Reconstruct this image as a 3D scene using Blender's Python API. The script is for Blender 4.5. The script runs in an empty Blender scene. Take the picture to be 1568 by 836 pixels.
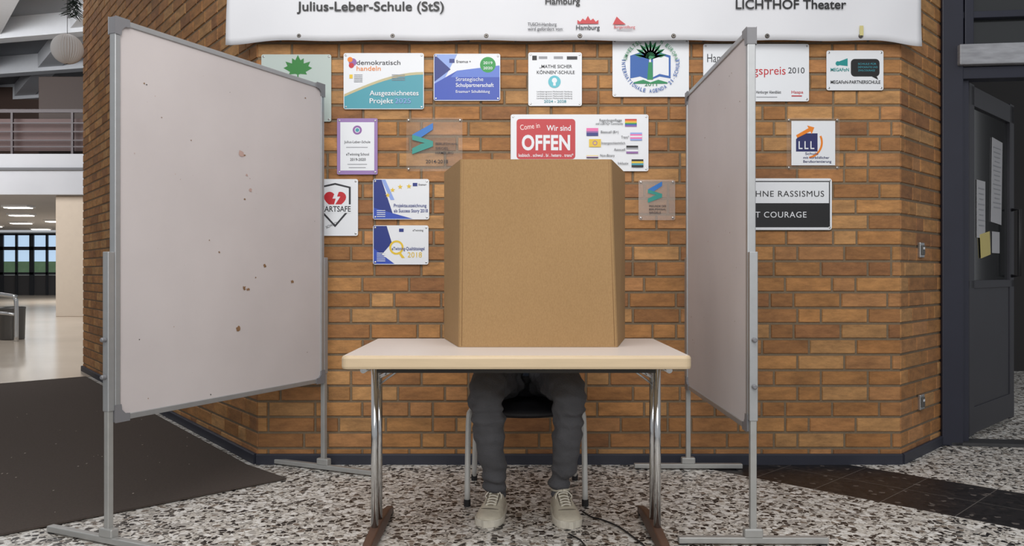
import bpy, math, random
from mathutils import Vector, Matrix, noise
random.seed(7)
F=1260.0; H=1.02; CU=784.0; CV=418.0   # lens estimate used for real-world measurements (m)
def W(u,v,d): return ((u-CU)*d/F, d, H-(v-CV)*d/F)
def lin(c):
    r=[]
    for x in c[:3]:
        x=x/255.0
        r.append(x/12.92 if x<=0.04045 else ((x+0.055)/1.055)**2.4)
    return (r[0],r[1],r[2],1.0)
MC={}
def mat(name,rgb,rough=0.6,metal=0.0,var=0.0,vscale=8.0,bump=0.0,bscale=60.0,emit=0.0,alpha=1.0,trans=0.0,spec=0.5,stretch=None):
    if name in MC: return MC[name]
    m=bpy.data.materials.new(name); m.use_nodes=True
    nt=m.node_tree; b=nt.nodes['Principled BSDF']
    b.inputs['Base Color'].default_value=lin(rgb)
    b.inputs['Roughness'].default_value=rough
    b.inputs['Metallic'].default_value=metal
    b.inputs['Specular IOR Level'].default_value=spec
    if trans: b.inputs['Transmission Weight'].default_value=trans; b.inputs['IOR'].default_value=1.2
    if alpha<1: b.inputs['Alpha'].default_value=alpha
    if emit: 
        b.inputs['Emission Color'].default_value=lin(rgb); b.inputs['Emission Strength'].default_value=emit
    tc=nt.nodes.new('ShaderNodeTexCoord')
    vec=tc.outputs['Object']
    if stretch:
        mp=nt.nodes.new('ShaderNodeMapping'); mp.inputs['Scale'].default_value=stretch
        nt.links.new(vec,mp.inputs['Vector']); vec=mp.outputs['Vector']
    if var>0:
        n=nt.nodes.new('ShaderNodeTexNoise'); n.inputs['Scale'].default_value=vscale; n.inputs['Detail'].default_value=6
        nt.links.new(vec,n.inputs['Vector'])
        mx=nt.nodes.new('ShaderNodeMix'); mx.data_type='RGBA'
        c=lin(rgb)
        mx.inputs[6].default_value=tuple([max(0,x*(1-var)) for x in c[:3]]+[1])
        mx.inputs[7].default_value=tuple([min(1,x*(1+var)) for x in c[:3]]+[1])
        nt.links.new(n.outputs['Fac'],mx.inputs[0]); nt.links.new(mx.outputs[2],b.inputs['Base Color'])
    if bump>0:
        n=nt.nodes.new('ShaderNodeTexNoise'); n.inputs['Scale'].default_value=bscale; n.inputs['Detail'].default_value=5
        nt.links.new(vec,n.inputs['Vector'])
        bp=nt.nodes.new('ShaderNodeBump'); bp.inputs['Strength'].default_value=bump; bp.inputs['Distance'].default_value=0.01
        nt.links.new(n.outputs['Fac'],bp.inputs['Height']); nt.links.new(bp.outputs['Normal'],b.inputs['Normal'])
    MC[name]=m; return m

COL=bpy.context.scene.collection
def obj(name,verts,faces,mats,parent=None,smooth=False,fm=None,loc=None,rot=None,bevel=0):
    me=bpy.data.meshes.new(name); me.from_pydata([tuple(v) for v in verts],[],faces)
    if not isinstance(mats,(list,tuple)): mats=[mats]
    for m in mats: me.materials.append(m)
    if fm:
        for p,i in zip(me.polygons,fm): p.material_index=i
    if smooth:
        for p in me.polygons: p.use_smooth=True
    me.update()
    o=bpy.data.objects.new(name,me); COL.objects.link(o)
    if parent: o.parent=parent
    if loc: o.location=loc
    if rot: o.rotation_euler=rot
    if bevel:
        md=o.modifiers.new('bevel','BEVEL'); md.width=bevel; md.segments=3; md.limit_method='ANGLE'
    return o
def empty(name,loc=(0,0,0),rz=0):
    e=bpy.data.objects.new(name,None); COL.objects.link(e); e.location=loc; e.rotation_euler=(0,0,rz); e.empty_display_size=.1
    return e
def boxgeo(c,s):
    x,y,z=c; a,b,d=s[0]/2,s[1]/2,s[2]/2
    v=[(x+i*a,y+j*b,z+k*d) for i in(-1,1) for j in(-1,1) for k in(-1,1)]
    f=[(0,1,3,2),(4,6,7,5),(0,4,5,1),(2,3,7,6),(0,2,6,4),(1,5,7,3)]
    return v,f
def box(name,c,s,m,parent=None,bevel=0.0,rot=None):
    v,f=boxgeo((0,0,0),s); return obj(name,v,f,m,parent,loc=c,rot=rot,bevel=bevel)
def catmull(P,n):
    out=[]
    Q=[P[0]]+list(P)+[P[-1]]
    for i in range(1,len(Q)-2):
        for k in range(n):
            t=k/n; o=[]
            for a,b,c,d in zip(Q[i-1],Q[i],Q[i+1],Q[i+2]):
                o.append(0.5*(2*b+(c-a)*t+(2*a-5*b+4*c-d)*t*t+(3*b-a-3*c+d)*t*t*t))
            out.append(tuple(o))
    out.append(tuple(P[-1])); return out
def loft(P,n=16,cap=True,ref=(0,0,1)):
    verts=[];faces=[]; L=len(P); prev=None
    for i in range(L):
        a=Vector(P[max(0,i-1)][:3]); b=Vector(P[min(L-1,i+1)][:3]); t=(b-a)
        if t.length<1e-9: t=Vector((0,0,1))
        t.normalize()
        if prev is None:
            r=Vector(ref)
            if abs(r.dot(t))>.95: r=Vector((1,0,0))
            s=(r-t*r.dot(t)).normalized()
        else:
            s=(prev-t*prev.dot(t)).normalized()
        prev=s; w=t.cross(s)
        rx=P[i][3]; ry=P[i][4] if len(P[i])>4 else rx
        for k in range(n):
            an=2*math.pi*k/n
            verts.append(Vector(P[i][:3])+s*math.cos(an)*rx+w*math.sin(an)*ry)
    for i in range(L-1):
        for k in range(n):
            k2=(k+1)%n; faces.append((i*n+k,i*n+k2,(i+1)*n+k2,(i+1)*n+k))
    if cap:
        faces.append(tuple(range(n))[::-1]); faces.append(tuple((L-1)*n+k for k in range(n)))
    return verts,faces
def tube(name,pts,r,m,parent=None,n=14,sm=0,ref=(0,0,1)):
    P=[(p[0],p[1],p[2],r) for p in pts]
    if sm: P=catmull(P,sm)
    v,f=loft(P,n,ref=ref); o=obj(name,v,f,m,parent,smooth=False)
    for p in o.data.polygons:
        if len(p.vertices)==4: p.use_smooth=True
    return o
def sphgeo(c,r,nu=16,nv=10):
    rx,ry,rz=r if isinstance(r,(tuple,list)) else (r,r,r)
    v=[(c[0],c[1],c[2]+rz)];f=[]
    for i in range(1,nv):
        th=math.pi*i/nv
        for k in range(nu):
            ph=2*math.pi*k/nu
            v.append((c[0]+rx*math.sin(th)*math.cos(ph),c[1]+ry*math.sin(th)*math.sin(ph),c[2]+rz*math.cos(th)))
    v.append((c[0],c[1],c[2]-rz)); last=len(v)-1
    for k in range(nu): f.append((0,1+k,1+(k+1)%nu))
    for i in range(nv-2):
        for k in range(nu):
            a=1+i*nu+k;b=1+i*nu+(k+1)%nu; f.append((a,a+nu,b+nu,b))
    for k in range(nu): f.append((last,1+(nv-2)*nu+(k+1)%nu,1+(nv-2)*nu+k))
    return v,f
class Geo:
    def __init__(s): s.v=[];s.f=[];s.m=[]
    def add(s,vf,mi=0):
        o=len(s.v); s.v+= [tuple(x) for x in vf[0]]; s.f+=[tuple(i+o for i in q) for q in vf[1]]; s.m+=[mi]*len(vf[1])
    def chain(s,P,n=16,k=5):
        P=[(p[0],p[1],p[2],p[3],(p[4] if len(p)>4 else p[3])) for p in P]
        Q=catmull(P,k); s.add(loft(Q,n))
        for e in (P[0],P[-1]):
            s.add(sphgeo(e[:3],min(e[3],e[4])*.99))
def remesh(name,g,m,parent,voxel=.01,smooth=6,fn=None,xf=None):
    o=obj(name,g.v,g.f,m,None)
    r=o.modifiers.new('r','REMESH'); r.mode='VOXEL'; r.voxel_size=voxel
    s=o.modifiers.new('s','SMOOTH'); s.iterations=smooth; s.factor=.5
    dg=bpy.context.evaluated_depsgraph_get()
    me=bpy.data.meshes.new_from_object(o.evaluated_get(dg)); old=o.data
    o.modifiers.clear(); o.data=me; me.name=name
    if fn:
        no=[v.normal.copy() for v in me.vertices]
        for v,nn in zip(me.vertices,no): v.co=v.co+nn*fn(v.co)
    if xf: me.transform(xf)
    for p in me.polygons: p.use_smooth=True
    o.parent=parent
    return o

# ------------------------------------------------------------------ materials
white=mat('sign_white',(226,229,234),.35)
black=mat('print_black',(25,25,28),.5)
darktxt=mat('print_dark',(42,43,50),.5)
teal=mat('print_teal',(62,150,165),.4)
blue=mat('print_blue',(45,75,175),.4,var=.15,vscale=3)
dblue=mat('print_navy',(25,45,125),.4)
lblue=mat('print_lightblue',(140,165,225),.4)
green=mat('print_green',(40,150,70),.45)
red=mat('print_red',(190,35,45),.4)
yellow=mat('print_yellow',(225,190,50),.4)
orange=mat('print_orange',(230,130,30),.4)
purple=mat('print_purple',(140,95,160),.4)
pink=mat('print_pink',(230,110,170),.4)
grey=mat('print_grey',(150,152,158),.5)
alu=mat('aluminium',(176,178,180),.42,.6,var=.08,vscale=30)
postm=mat('zinc_tube',(172,172,170),.42,.45,var=.12,vscale=20)
chairm=mat('chair_tube_light',(205,206,204),.35,.25,var=.05,vscale=20)
chrome=mat('chrome',(215,215,215),.16,1.0)
acryl=mat('acrylic_clear',(205,190,175),.08,alpha=.08)
acryl2=mat('acrylic_frosted',(215,200,190),.2,alpha=.26)
steel=mat('screw_steel',(190,190,190),.25,.9)

# brick
bm=bpy.data.materials.new('brick_clay'); bm.use_nodes=True; nt=bm.node_tree; b=nt.nodes['Principled BSDF']
b.inputs['Roughness'].default_value=.75
at=nt.nodes.new('ShaderNodeAttribute'); at.attribute_name='Col'
tc=nt.nodes.new('ShaderNodeTexCoord')
mp=nt.nodes.new('ShaderNodeMapping'); mp.inputs['Scale'].default_value=(1,1,3.0)
nt.links.new(tc.outputs['Object'],mp.inputs['Vector'])
n1=nt.nodes.new('ShaderNodeTexNoise'); n1.inputs['Scale'].default_value=9; n1.inputs['Detail'].default_value=8; n1.inputs['Roughness'].default_value=.7
nt.links.new(mp.outputs['Vector'],n1.inputs['Vector'])
rp=nt.nodes.new('ShaderNodeValToRGB'); rp.color_ramp.elements[0].position=.32; rp.color_ramp.elements[0].color=(.60,.60,.62,1)
rp.color_ramp.elements[1].position=.66; rp.color_ramp.elements[1].color=(1.12,1.12,1.12,1)
nt.links.new(n1.outputs['Fac'],rp.inputs['Fac'])
mx=nt.nodes.new('ShaderNodeMix'); mx.data_type='RGBA'; mx.blend_type='MULTIPLY'; mx.inputs[0].default_value=1
nt.links.new(at.outputs['Color'],mx.inputs[6]); nt.links.new(rp.outputs['Color'],mx.inputs[7]); nt.links.new(mx.outputs[2],b.inputs['Base Color'])
n2=nt.nodes.new('ShaderNodeTexNoise'); n2.inputs['Scale'].default_value=90; n2.inputs['Detail'].default_value=6
nt.links.new(tc.outputs['Object'],n2.inputs['Vector'])
bp=nt.nodes.new('ShaderNodeBump'); bp.inputs['Strength'].default_value=.5; bp.inputs['Distance'].default_value=.004
nt.links.new(n2.outputs['Fac'],bp.inputs['Height']); nt.links.new(bp.outputs['Normal'],b.inputs['Normal'])
mortar=mat('mortar',(124,108,88),.95,var=.22,vscale=25,bump=.4,bscale=120)

def brick_wall(name,p0,p1,height,thick=.2):
    p0=Vector((p0[0],p0[1],0)); p1=Vector((p1[0],p1[1],0)); L=(p1-p0).length; e=(p1-p0)/L; nrm=Vector((e.y,-e.x,0))
    V=[];Fc=[];M=[];C=[]
    def pt(s,z,o): return p0+e*s+nrm*o+Vector((0,0,z))
    def face(idx,mi,c): Fc.append(idx);M.append(mi);C.append(c)
    q=[pt(0,0,0),pt(L,0,0),pt(L,height,0),pt(0,height,0),pt(0,0,-thick),pt(L,0,-thick),pt(L,height,-thick),pt(0,height,-thick)]
    V+=q
    for ff in [(0,1,2,3),(5,4,7,6),(1,5,6,2),(4,0,3,7),(3,2,6,7),(0,4,5,1)]: face(ff,1,(1,1,1))
    pal=[(184,133,80),(178,126,74),(170,118,68),(190,142,90),(154,106,66),(174,122,74),(164,114,68),(182,130,82)]
    row=0; z=0.0
    while z<height-.07:
        s=-random.choice([0,.125,.25,.0625,.19,.31]) if row%2 else -random.choice([.06,.125,.19,.02])
        cnt=random.randint(0,2)
        while s<L:
            wd=.115 if cnt%3==2 and random.random()<.8 else .24
            a=max(s,0.0); bb=min(s+wd,L)
            if bb-a>.03:
                i0=len(V); z0=z+.006; z1=z0+.071; ch=.003; dp=.006
                jt=random.uniform(-.0012,.0012)
                V.extend([pt(a,z0,0),pt(bb,z0,0),pt(bb,z1,0),pt(a,z1,0),pt(a+ch,z0+ch,dp+jt),pt(bb-ch,z0+ch,dp+jt),pt(bb-ch,z1-ch,dp+jt),pt(a+ch,z1-ch,dp+jt)])
                c=lin(random.choice(pal)); k=random.uniform(.85,1.08); c=(c[0]*k,c[1]*k,c[2]*k)
                for ff in [(4,5,6,7),(0,1,5,4),(1,2,6,5),(2,3,7,6),(3,0,4,7)]:
                    face(tuple(i0+x for x in ff),0,c)
            s+=wd+.011; cnt+=1
        z+=1/12.0; row+=1
    o=obj(name,V,Fc,[bm,mortar],fm=M)
    ca=o.data.color_attributes.new('Col','FLOAT_COLOR','CORNER')
    k=0
    for p,c in zip(o.data.polygons,C):
        for _ in p.vertices:
            ca.data[k].color=(c[0],c[1],c[2],1); k+=1
    return o
CL=(-1.358,4.4); CR=(2.074,4.4); FL=(-4.462,8.57); FR=(2.55,4.9)
brick_wall('wall_front',CL,CR,4.2)
brick_wall('wall_left',FL,CL,4.2)
brick_wall('wall_right',CR,FR,4.2)
skm=mat('baseboard_navy',(44,46,58),.5,var=.2)
def skirting(name,p0,p1):
    p0=Vector((p0[0],p0[1],0)); p1=Vector((p1[0],p1[1],0)); e=(p1-p0).normalized(); n=Vector((e.y,-e.x,0))
    pr=[(0.0,0),(.018,0),(.018,.05),(.012,.056),(.0,.056)]
    V=[p0+n*a+Vector((0,0,z)) for a,z in pr]+[p1+n*a+Vector((0,0,z)) for a,z in pr]
    k=5; Fc=[(i,(i+1)%k,(i+1)%k+k,i+k) for i in range(k)]+[tuple(range(k))[::-1],tuple(range(k,2*k))]
    obj(name,V,Fc,skm)
def off(p,n,d): return (p[0]+n[0]*d,p[1]+n[1]*d)
skirting('baseboard_front',(CL[0]-.003,4.392),(CR[0]+.003,4.392))
eL=(Vector(CL)-Vector(FL)).normalized(); nL=(eL.y,-eL.x)
eR=(Vector(FR)-Vector(CR)).normalized(); nR=(eR.y,-eR.x)
skirting('baseboard_left',off(FL,nL,.008),off(CL,nL,.008))
skirting('baseboard_right',off(CR,nR,.008),off(FR,nR,.008))

# ------------------------------------------------------------------ terrazzo floor
tm=bpy.data.materials.new('terrazzo'); tm.use_nodes=True; nt=tm.node_tree; b=nt.nodes['Principled BSDF']; N=nt.nodes; Lk=nt.links
tc=N.new('ShaderNodeTexCoord')
mp=N.new('ShaderNodeMapping'); mp.inputs['Rotation'].default_value=(0,0,-math.radians(45)); Lk.new(tc.outputs['Object'],mp.inputs['Vector'])
sx=N.new('ShaderNodeSeparateXYZ'); Lk.new(mp.outputs['Vector'],sx.inputs[0])   # X = (x+y)/sqrt2
def math_(op,a,bv=None,c=None):
    m=N.new('ShaderNodeMath'); m.operation=op
    for i,x in enumerate((a,bv,c)):
        if x is None: continue
        if isinstance(x,(int,float)): m.inputs[i].default_value=x
        else: Lk.new(x,m.inputs[i])
    return m.outputs[0]
def mix(f,a,c,bt='MIX'):
    m=N.new('ShaderNodeMix'); m.data_type='RGBA'; m.blend_type=bt
    for i,x in ((0,f),(6,a),(7,c)):
        if isinstance(x,(int,float,tuple)): m.inputs[i].default_value=x
        else: Lk.new(x,m.inputs[i])
    return m.outputs[2]
dn=N.new('ShaderNodeTexNoise'); dn.inputs['Scale'].default_value=60; dn.inputs['Detail'].default_value=2; Lk.new(tc.outputs['Object'],dn.inputs['Vector'])
dv=N.new('ShaderNodeVectorMath'); dv.operation='MULTIPLY_ADD'; dv.inputs[1].default_value=(.012,.012,0); Lk.new(dn.outputs['Color'],dv.inputs[0]); Lk.new(tc.outputs['Object'],dv.inputs[2])
def chips(scale,edge,dens,seed):
    ad=N.new('ShaderNodeVectorMath'); ad.operation='ADD'; ad.inputs[1].default_value=(seed,seed*1.7,0.37); Lk.new(dv.outputs[0],ad.inputs[0])
    v=N.new('ShaderNodeTexVoronoi'); v.voronoi_dimensions='2D'; v.inputs['Scale'].default_value=scale; Lk.new(ad.outputs[0],v.inputs['Vector'])
    v2=N.new('ShaderNodeTexVoronoi'); v2.voronoi_dimensions='2D'; v2.feature='DISTANCE_TO_EDGE'; v2.inputs['Scale'].default_value=scale; Lk.new(ad.outputs[0],v2.inputs['Vector'])
    s=N.new('ShaderNodeSeparateColor'); Lk.new(v.outputs['Color'],s.inputs[0])
    m1=math_('GREATER_THAN',v2.outputs['Distance'],edge)
    m2=math_('LESS_THAN',s.outputs[0],dens)
    return math_('MULTIPLY',m1,m2), s.outputs[1]
def ramp(fac,stops):
    r=N.new('ShaderNodeValToRGB'); r.color_ramp.interpolation='CONSTANT'
    el=r.color_ramp.elements; el[0].position=0; el[0].color=lin(stops[0][1]); el[1].position=stops[1][0]; el[1].color=lin(stops[1][1])
    for p,c in stops[2:]:
        e=el.new(p); e.color=lin(c)
    Lk.new(fac,r.inputs['Fac']); return r.outputs['Color']
mA,rA=chips(42,.09,.6,0); mB,rB=chips(100,.07,.55,5.3)
stA=[(0,(30,28,29)),(.27,(74,68,63)),(.40,(124,112,101)),(.5,(166,162,157)),(.64,(222,220,216)),(.86,(234,232,228))]
stB=[(0,(42,39,38)),(.24,(100,93,86)),(.44,(172,167,160)),(.7,(226,224,220))]
basec=mix(mB,lin((198,193,185)),ramp(rB,stB)); col=mix(mA,basec,ramp(rA,stA))
dA=[(0,(14,14,16)),(.4,(30,28,29)),(.75,(50,45,43)),(.93,(96,90,86))]
dcol=mix(mA,lin((30,28,30)),ramp(rA,dA))
band=math_('MULTIPLY',math_('GREATER_THAN',sx.outputs[0],3.748),math_('LESS_THAN',sx.outputs[0],4.36))
left=math_('LESS_THAN',sx.outputs[1],4.2)
band=math_('MULTIPLY',band,left)
col=mix(band,col,dcol)
T=.306
def seam(o,offv):
    fr=math_('FRACT',math_('DIVIDE',math_('ADD',o,offv),T)); return math_('LESS_THAN',fr,.012)
sm=math_('MAXIMUM',seam(sx.outputs[0],-3.748+30*T),seam(sx.outputs[1],.1+30*T))
seamc=mix(band,lin((78,74,70)),lin((112,108,104)))
col=mix(math_('MULTIPLY',sm,.75),col,seamc)
Lk.new(col,b.inputs['Base Color']); b.inputs['Roughness'].default_value=.42
obj('floor',[(-9,-4,0),(9,-4,0),(9,9,0),(-9,9,0)],[(0,1,2,3)],tm)
hf=mat('hall_floor_vinyl',(194,180,163),.2,var=.2,vscale=.6)
obj('floor_hall',[(-9,3.16,.003),(-3.3,8.87,.003),(-3.3,40,.003),(-36,40,.003),(-36,3.16,.003)],[(0,1,2,3,4)],hf)
mm=mat('mat_carpet',(84,74,68),.95,var=.3,vscale=90,bump=.8,bscale=400)
P=[(-1.11,4.05),(-1.40,4.34),(-4.16,8.03),(-9.0,3.19),(-5.5,-.34)]
V=[(x,y,.004) for x,y in P]+[(x,y,.012) for x,y in P]; k=len(P)
obj('entrance_mat',V,[tuple(range(k)),tuple(range(k,2*k))[::-1]]+[(i,(i+1)%k,(i+1)%k+k,i+k) for i in range(k)],mm)
g=Geo()
for i in range(60):
    x=random.uniform(-3.6,-1.6); y=random.uniform(3.4,6.0)
    if x-y< -5.3 and (x+1.36)*4.17+(y-4.4)*3.1< -.6:
        s=random.uniform(.002,.006); g.add(boxgeo((x,y,.0135),(s,s*1.5,.002)))
obj('mat_lint',g.v,g.f,mat('lint',(170,160,150),.9),parent=bpy.data.objects['entrance_mat'])

# ------------------------------------------------------------------ signs on wall
YS=4.38
def textgeo(s,bold=0.0,spacing=1.0):
    cu=bpy.data.curves.new('t','FONT'); cu.body=s; cu.size=1; cu.offset=bold*.55; cu.resolution_u=4; cu.space_character=spacing
    o=bpy.data.objects.new('t',cu); COL.objects.link(o)
    dg=bpy.context.evaluated_depsgraph_get(); me=bpy.data.meshes.new_from_object(o.evaluated_get(dg))
    v=[tuple(x.co) for x in me.vertices]; f=[tuple(p.vertices) for p in me.polygons]
    bpy.data.objects.remove(o); bpy.data.curves.remove(cu); bpy.data.meshes.remove(me)
    return v,f
class Sign:
    def __init__(s,name,u0,v0,u1,v1,m,r=3,plate=True,y=4.382,th=.005,screws=True,Y=YS):
        s.K=Y/F; s.name=name; s.c=((u0+u1)/2,(v0+v1)/2); s.y=y; s.th=th; s.mats=[]; s.g=Geo(); s.lay=0
        x,z=s.X(s.c[0]),s.Z(s.c[1]); s.o=(x,y,z); s.e=empty(name,s.o)
        if plate:
            ol=s.rr(u0,v0,u1,v1,r); n=len(ol)
            V=[(a-x,0,bz-z) for a,bz in ol]+[(a-x,th,bz-z) for a,bz in ol]
            obj('plate',V,[tuple(range(n))[::-1],tuple(range(n,2*n))]+[(i,(i+1)%n,(i+1)%n+n,i+n) for i in range(n)],m,s.e)
        if screws:
            gg=Geo()
            for a,c in ((u0+3.5,v0+3.5),(u1-3.5,v0+3.5),(u0+3.5,v1-3.5),(u1-3.5,v1-3.5)):
                X0,Z0=s.X(a)-x,s.Z(c)-z
                gg.add(loft([(X0,-.003,Z0,.003),(X0,-.002,Z0,.0052),(X0,.012,Z0,.0052)],12))
            obj('standoff_screws',gg.v,gg.f,steel,s.e)
    def X(s,u): return (u-CU)*s.K
    def Z(s,v): return H-(v-CV)*s.K
    def rr(s,u0,v0,u1,v1,r):
        pts=[]
        for cx,cy,a0 in ((u0+r,v0+r,180),(u1-r,v0+r,270),(u1-r,v1-r,0),(u0+r,v1-r,90)):
            for k in range(5):
                a=math.radians(a0+k*22.5); pts.append((s.X(cx+r*math.cos(a)),s.Z(cy+r*math.sin(a))))
        return pts
    def mi(s,m):
        if m not in s.mats: s.mats.append(m)
        return s.mats.index(m)
    def flat(s,pts,m):
        s.lay+=1; y=-.0004-.00018*s.lay
        V=[(a-s.o[0],y,c-s.o[2]) for a,c in pts]
        a=sum(V[i][0]*V[(i+1)%len(V)][2]-V[(i+1)%len(V)][0]*V[i][2] for i in range(len(V)))
        idx=tuple(range(len(V)))
        s.g.add((V,[idx if a>0 else idx[::-1]]),s.mi(m))
    def poly(s,pts,m): s.flat([(s.X(u),s.Z(v)) for u,v in pts],m)
    def rect(s,u0,v0,u1,v1,m,r=0):
        if r: s.flat(s.rr(u0,v0,u1,v1,r),m)
        else: s.poly([(u0,v0),(u1,v0),(u1,v1),(u0,v1)],m)
    def disc(s,u,v,r,m,n=28,ry=None): s.poly([(u+r*math.cos(2*math.pi*i/n),v+(ry or r)*math.sin(2*math.pi*i/n)) for i in range(n)],m)
    def ring(s,u,v,r0,r1,m,a0=0,a1=360,n=30):
        o=[(u+r1*math.cos(math.radians(a0+(a1-a0)*i/n)),v+r1*math.sin(math.radians(a0+(a1-a0)*i/n))) for i in range(n+1)]
        q=[(u+r0*math.cos(math.radians(a0+(a1-a0)*i/n)),v+r0*math.sin(math.radians(a0+(a1-a0)*i/n))) for i in range(n+1)]
        s.lay+=1; y=-.0004-.00018*s.lay
        V=[(s.X(a)-s.o[0],y,s.Z(c)-s.o[2]) for a,c in o+q]
        s.g.add((V,[(i,i+1,i+n+2,i+n+1) for i in range(n)]),s.mi(m))
    def text(s,t,u0,v,w,cap,m,bold=.012,rot=0,sp=1.0):
        vv,ff=textgeo(t,bold,sp)
        if not vv: return
        mn=min(p[0] for p in vv); mxx=max(p[0] for p in vv)
        sx_=w*s.K/max(1e-6,(mxx-mn)); sy=cap*s.K/.70
        s.lay+=1; y=-.0004-.00018*s.lay
        ca,sa=math.cos(rot),math.sin(rot)
        V=[]
        for p in vv:
            a=(p[0]-mn)*sx_; c=p[1]*sy
            V.append((s.X(u0)-s.o[0]+a*ca-c*sa,y,s.Z(v)-s.o[2]+a*sa+c*ca))
        s.g.add((V,ff),s.mi(m))
    def done(s):
        if s.g.v: obj('printing',s.g.v,s.g.f,s.mats,s.e,fm=s.g.m)

pg=mat('plate_pale_green',(180,192,188),.3)
s=Sign('maple_leaf_plaque',400,83,507,186,pg)
leaf=[(0,-20),(4,-12),(9,-15),(9,-7),(19,-10),(16,-3),(22,0),(12,6),(14,10),(4,9),(1,10),(1,18),(-1,18),(-1,10),(-4,9),(-14,10),(-12,6),(-22,0),(-16,-3),(-19,-10),(-9,-7),(-9,-15),(-4,-12)]
s.poly([(456+a,104+c) for a,c in leaf],mat('leaf_green',(40,120,50),.5)); s.text('Umweltschule in Europa',415,150,80,6,darktxt); s.done()
s=Sign('democracy_award_plaque',526,81,649,167,white)
s.poly([(527,166),(527,146)]+[(527+121*i/12,146-34*math.sin(i/12*math.pi/2)) for i in range(1,13)]+[(648,166)],mat('plaque_teal',(70,152,168),.4))
s.poly([(527,148)]+[(527+121*i/12,144-34*math.sin(i/12*math.pi/2)) for i in range(0,13)]+[(648,112)]+[(527+121*i/12,148-34*math.sin(i/12*math.pi/2)) for i in range(12,0,-1)],mat('plaque_sand',(190,180,140),.4))
s.disc(540,95,6,purple); s.disc(536,91,4,orange); s.disc(538,100,4,red)
s.text('demokratisch',546,99,67,7,darktxt,.01); s.text('handeln',546,108,37,7,orange,.01)
s.rect(535,114,540,120,yellow); 
for i in range(5): s.rect(542,114+i*2.6,555,115+i*2.6,grey)
for i in range(4): s.rect(600,114+i*2.6,620,115+i*2.6,grey)
s.text('Ausgezeichnetes',566,146,75,7.5,white,.02); s.text('Projekt',566,158,36,7.5,white,.02); s.text('2025',605,158,24,7.5,lblue,.0); s.done()
s=Sign('school_partnership_plaque',664,82,766,154,white)
s.poly([(665,83),(700,83),(665,150)],lblue); s.poly([(665,153),(665,128),(700,108),(765,100),(765,153)],blue); s.poly([(665,83),(690,106),(665,125)],dblue)
s.poly([(700,108),(765,100),(765,118),(690,118)],mat('print_midblue',(90,120,205),.4))
s.disc(747,99,12,green); s.text('2019',740,98,14,4,white); s.text('2020',740,106,14,4,white)
s.rect(688,90,696,96,dblue); s.text('Erasmus +',699,96,22,4,darktxt)
s.text('Strategische',698,124,42,6,white,.0); s.text('Schulpartnerschaft',698,133,58,6,white,.02); s.text('Erasmus+ Schulbildung',698,142,52,4.2,white,.01); s.done()
s=Sign('maths_school_plaque',809,80,891,162,white)
s.rect(815,85,822,92,black); s.rect(825,86,838,90,grey); s.rect(848,86,862,90,grey); s.rect(868,86,884,91,darktxt)
s.text('„MATHE SICHER',826,104,50,5,darktxt,.02); s.text('KÖNNEN"-SCHULE',822,113,58,5,darktxt,.02)
s.disc(849,125,9.5,mat('print_cyan',(90,185,200),.4)); s.disc(849,123,4,white); s.rect(847,127,851,131,white)
for i in range(4): s.text('Landesprogramm Mathematik Hamburg',822,141+i*3.4,54,1.9,darktxt,0)
s.text('2024 - 2028',833,157,34,4,teal,.02); s.done()
s=Sign('agenda_school_plaque',938,60,1055,148,white)
ag=mat('agenda_green',(35,135,85),.5); ab=mat('agenda_blue',(45,95,170),.5)
s.poly([(965,85),(980,80),(994,84),(994,122),(980,117),(965,120)],ab)
s.poly([(997,84),(1010,80),(1027,85),(1027,120),(1010,117),(997,122)],ab); s.poly([(1000,89),(1012,84),(1024,88),(1024,116),(1010,113),(1000,118)],white)
s.poly([(993,95),(999,95),(1000,122),(991,122)],ag)
for a in range(-80,81,20):
    r=math.radians(a); cx,cy=996,88
    s.poly([(cx+3*math.cos(r),cy+3*math.sin(r)),(cx+16*math.sin(r)-3*math.cos(r),cy-18*math.cos(r)-3*math.sin(r)),(cx+25*math.sin(r),cy-26*math.cos(r)),(cx+16*math.sin(r)+3*math.cos(r),cy-18*math.cos(r)+3*math.sin(r)),(cx-3*math.cos(r),cy-3*math.sin(r))],ag)
s.poly([(970,126),(985,122),(996,126),(1008,122),(1022,126),(1022,128),(970,128)],ag)
s.text('2011',987,131.5,19,5.5,ag,.02)
T1='INTERNATIONALE AGENDA 21-SCHULE'; R=44
for i,ch in enumerate(T1):
    if ch==' ': continue
    a=math.radians(188-196*i/(len(T1)-1)); w_=3.6 if ch not in 'I1-' else 1.1
    cu,cv=996+R*math.cos(a),98+R*math.sin(a)
    s.text(ch,cu-w_/2*math.sin(a),cv+w_/2*math.cos(a),w_,5.6,ab,.02,rot=-(a-math.pi/2))
T2='UMWELTSCHULE IN EUROPA'
for i,ch in enumerate(T2):
    if ch==' ': continue
    a=math.radians(-163+146*i/(len(T2)-1)); w_=3.6 if ch!='I' else 1.1
    cu,cv=996+38*math.cos(a),102+38*math.sin(a)*1.0
    if cv<66: continue
    s.text(ch,cu+w_/2*math.sin(a),cv-w_/2*math.cos(a),w_,5.6,ag,.02,rot=-(a+math.pi/2))
s.done()
s=Sign('education_prize_plaque',1077,67,1239,155,white)
s.text('Hamburger',1083,95,60,13,darktxt,.0); s.text('Bildungs',1100,114,52,13,red,.0); s.text('preis',1170,114,33,13,red,.0); s.text('gs',1153,114,15,13,red,.0); s.text('2010',1207,112,25,9,darktxt,-.0)
for i,(a,w) in enumerate(((1090,30),(1158,38),(1212,18))): s.text('Hamburger Abendblatt' if i==1 else 'Haspa',a,143,w,4.5,darktxt if i!=2 else red,.01)
s.rect(1158,148,1190,149,grey); s.rect(1212,146,1228,147.5,red); s.done()
mt=mat('mega_teal',(30,140,140),.4)
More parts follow.
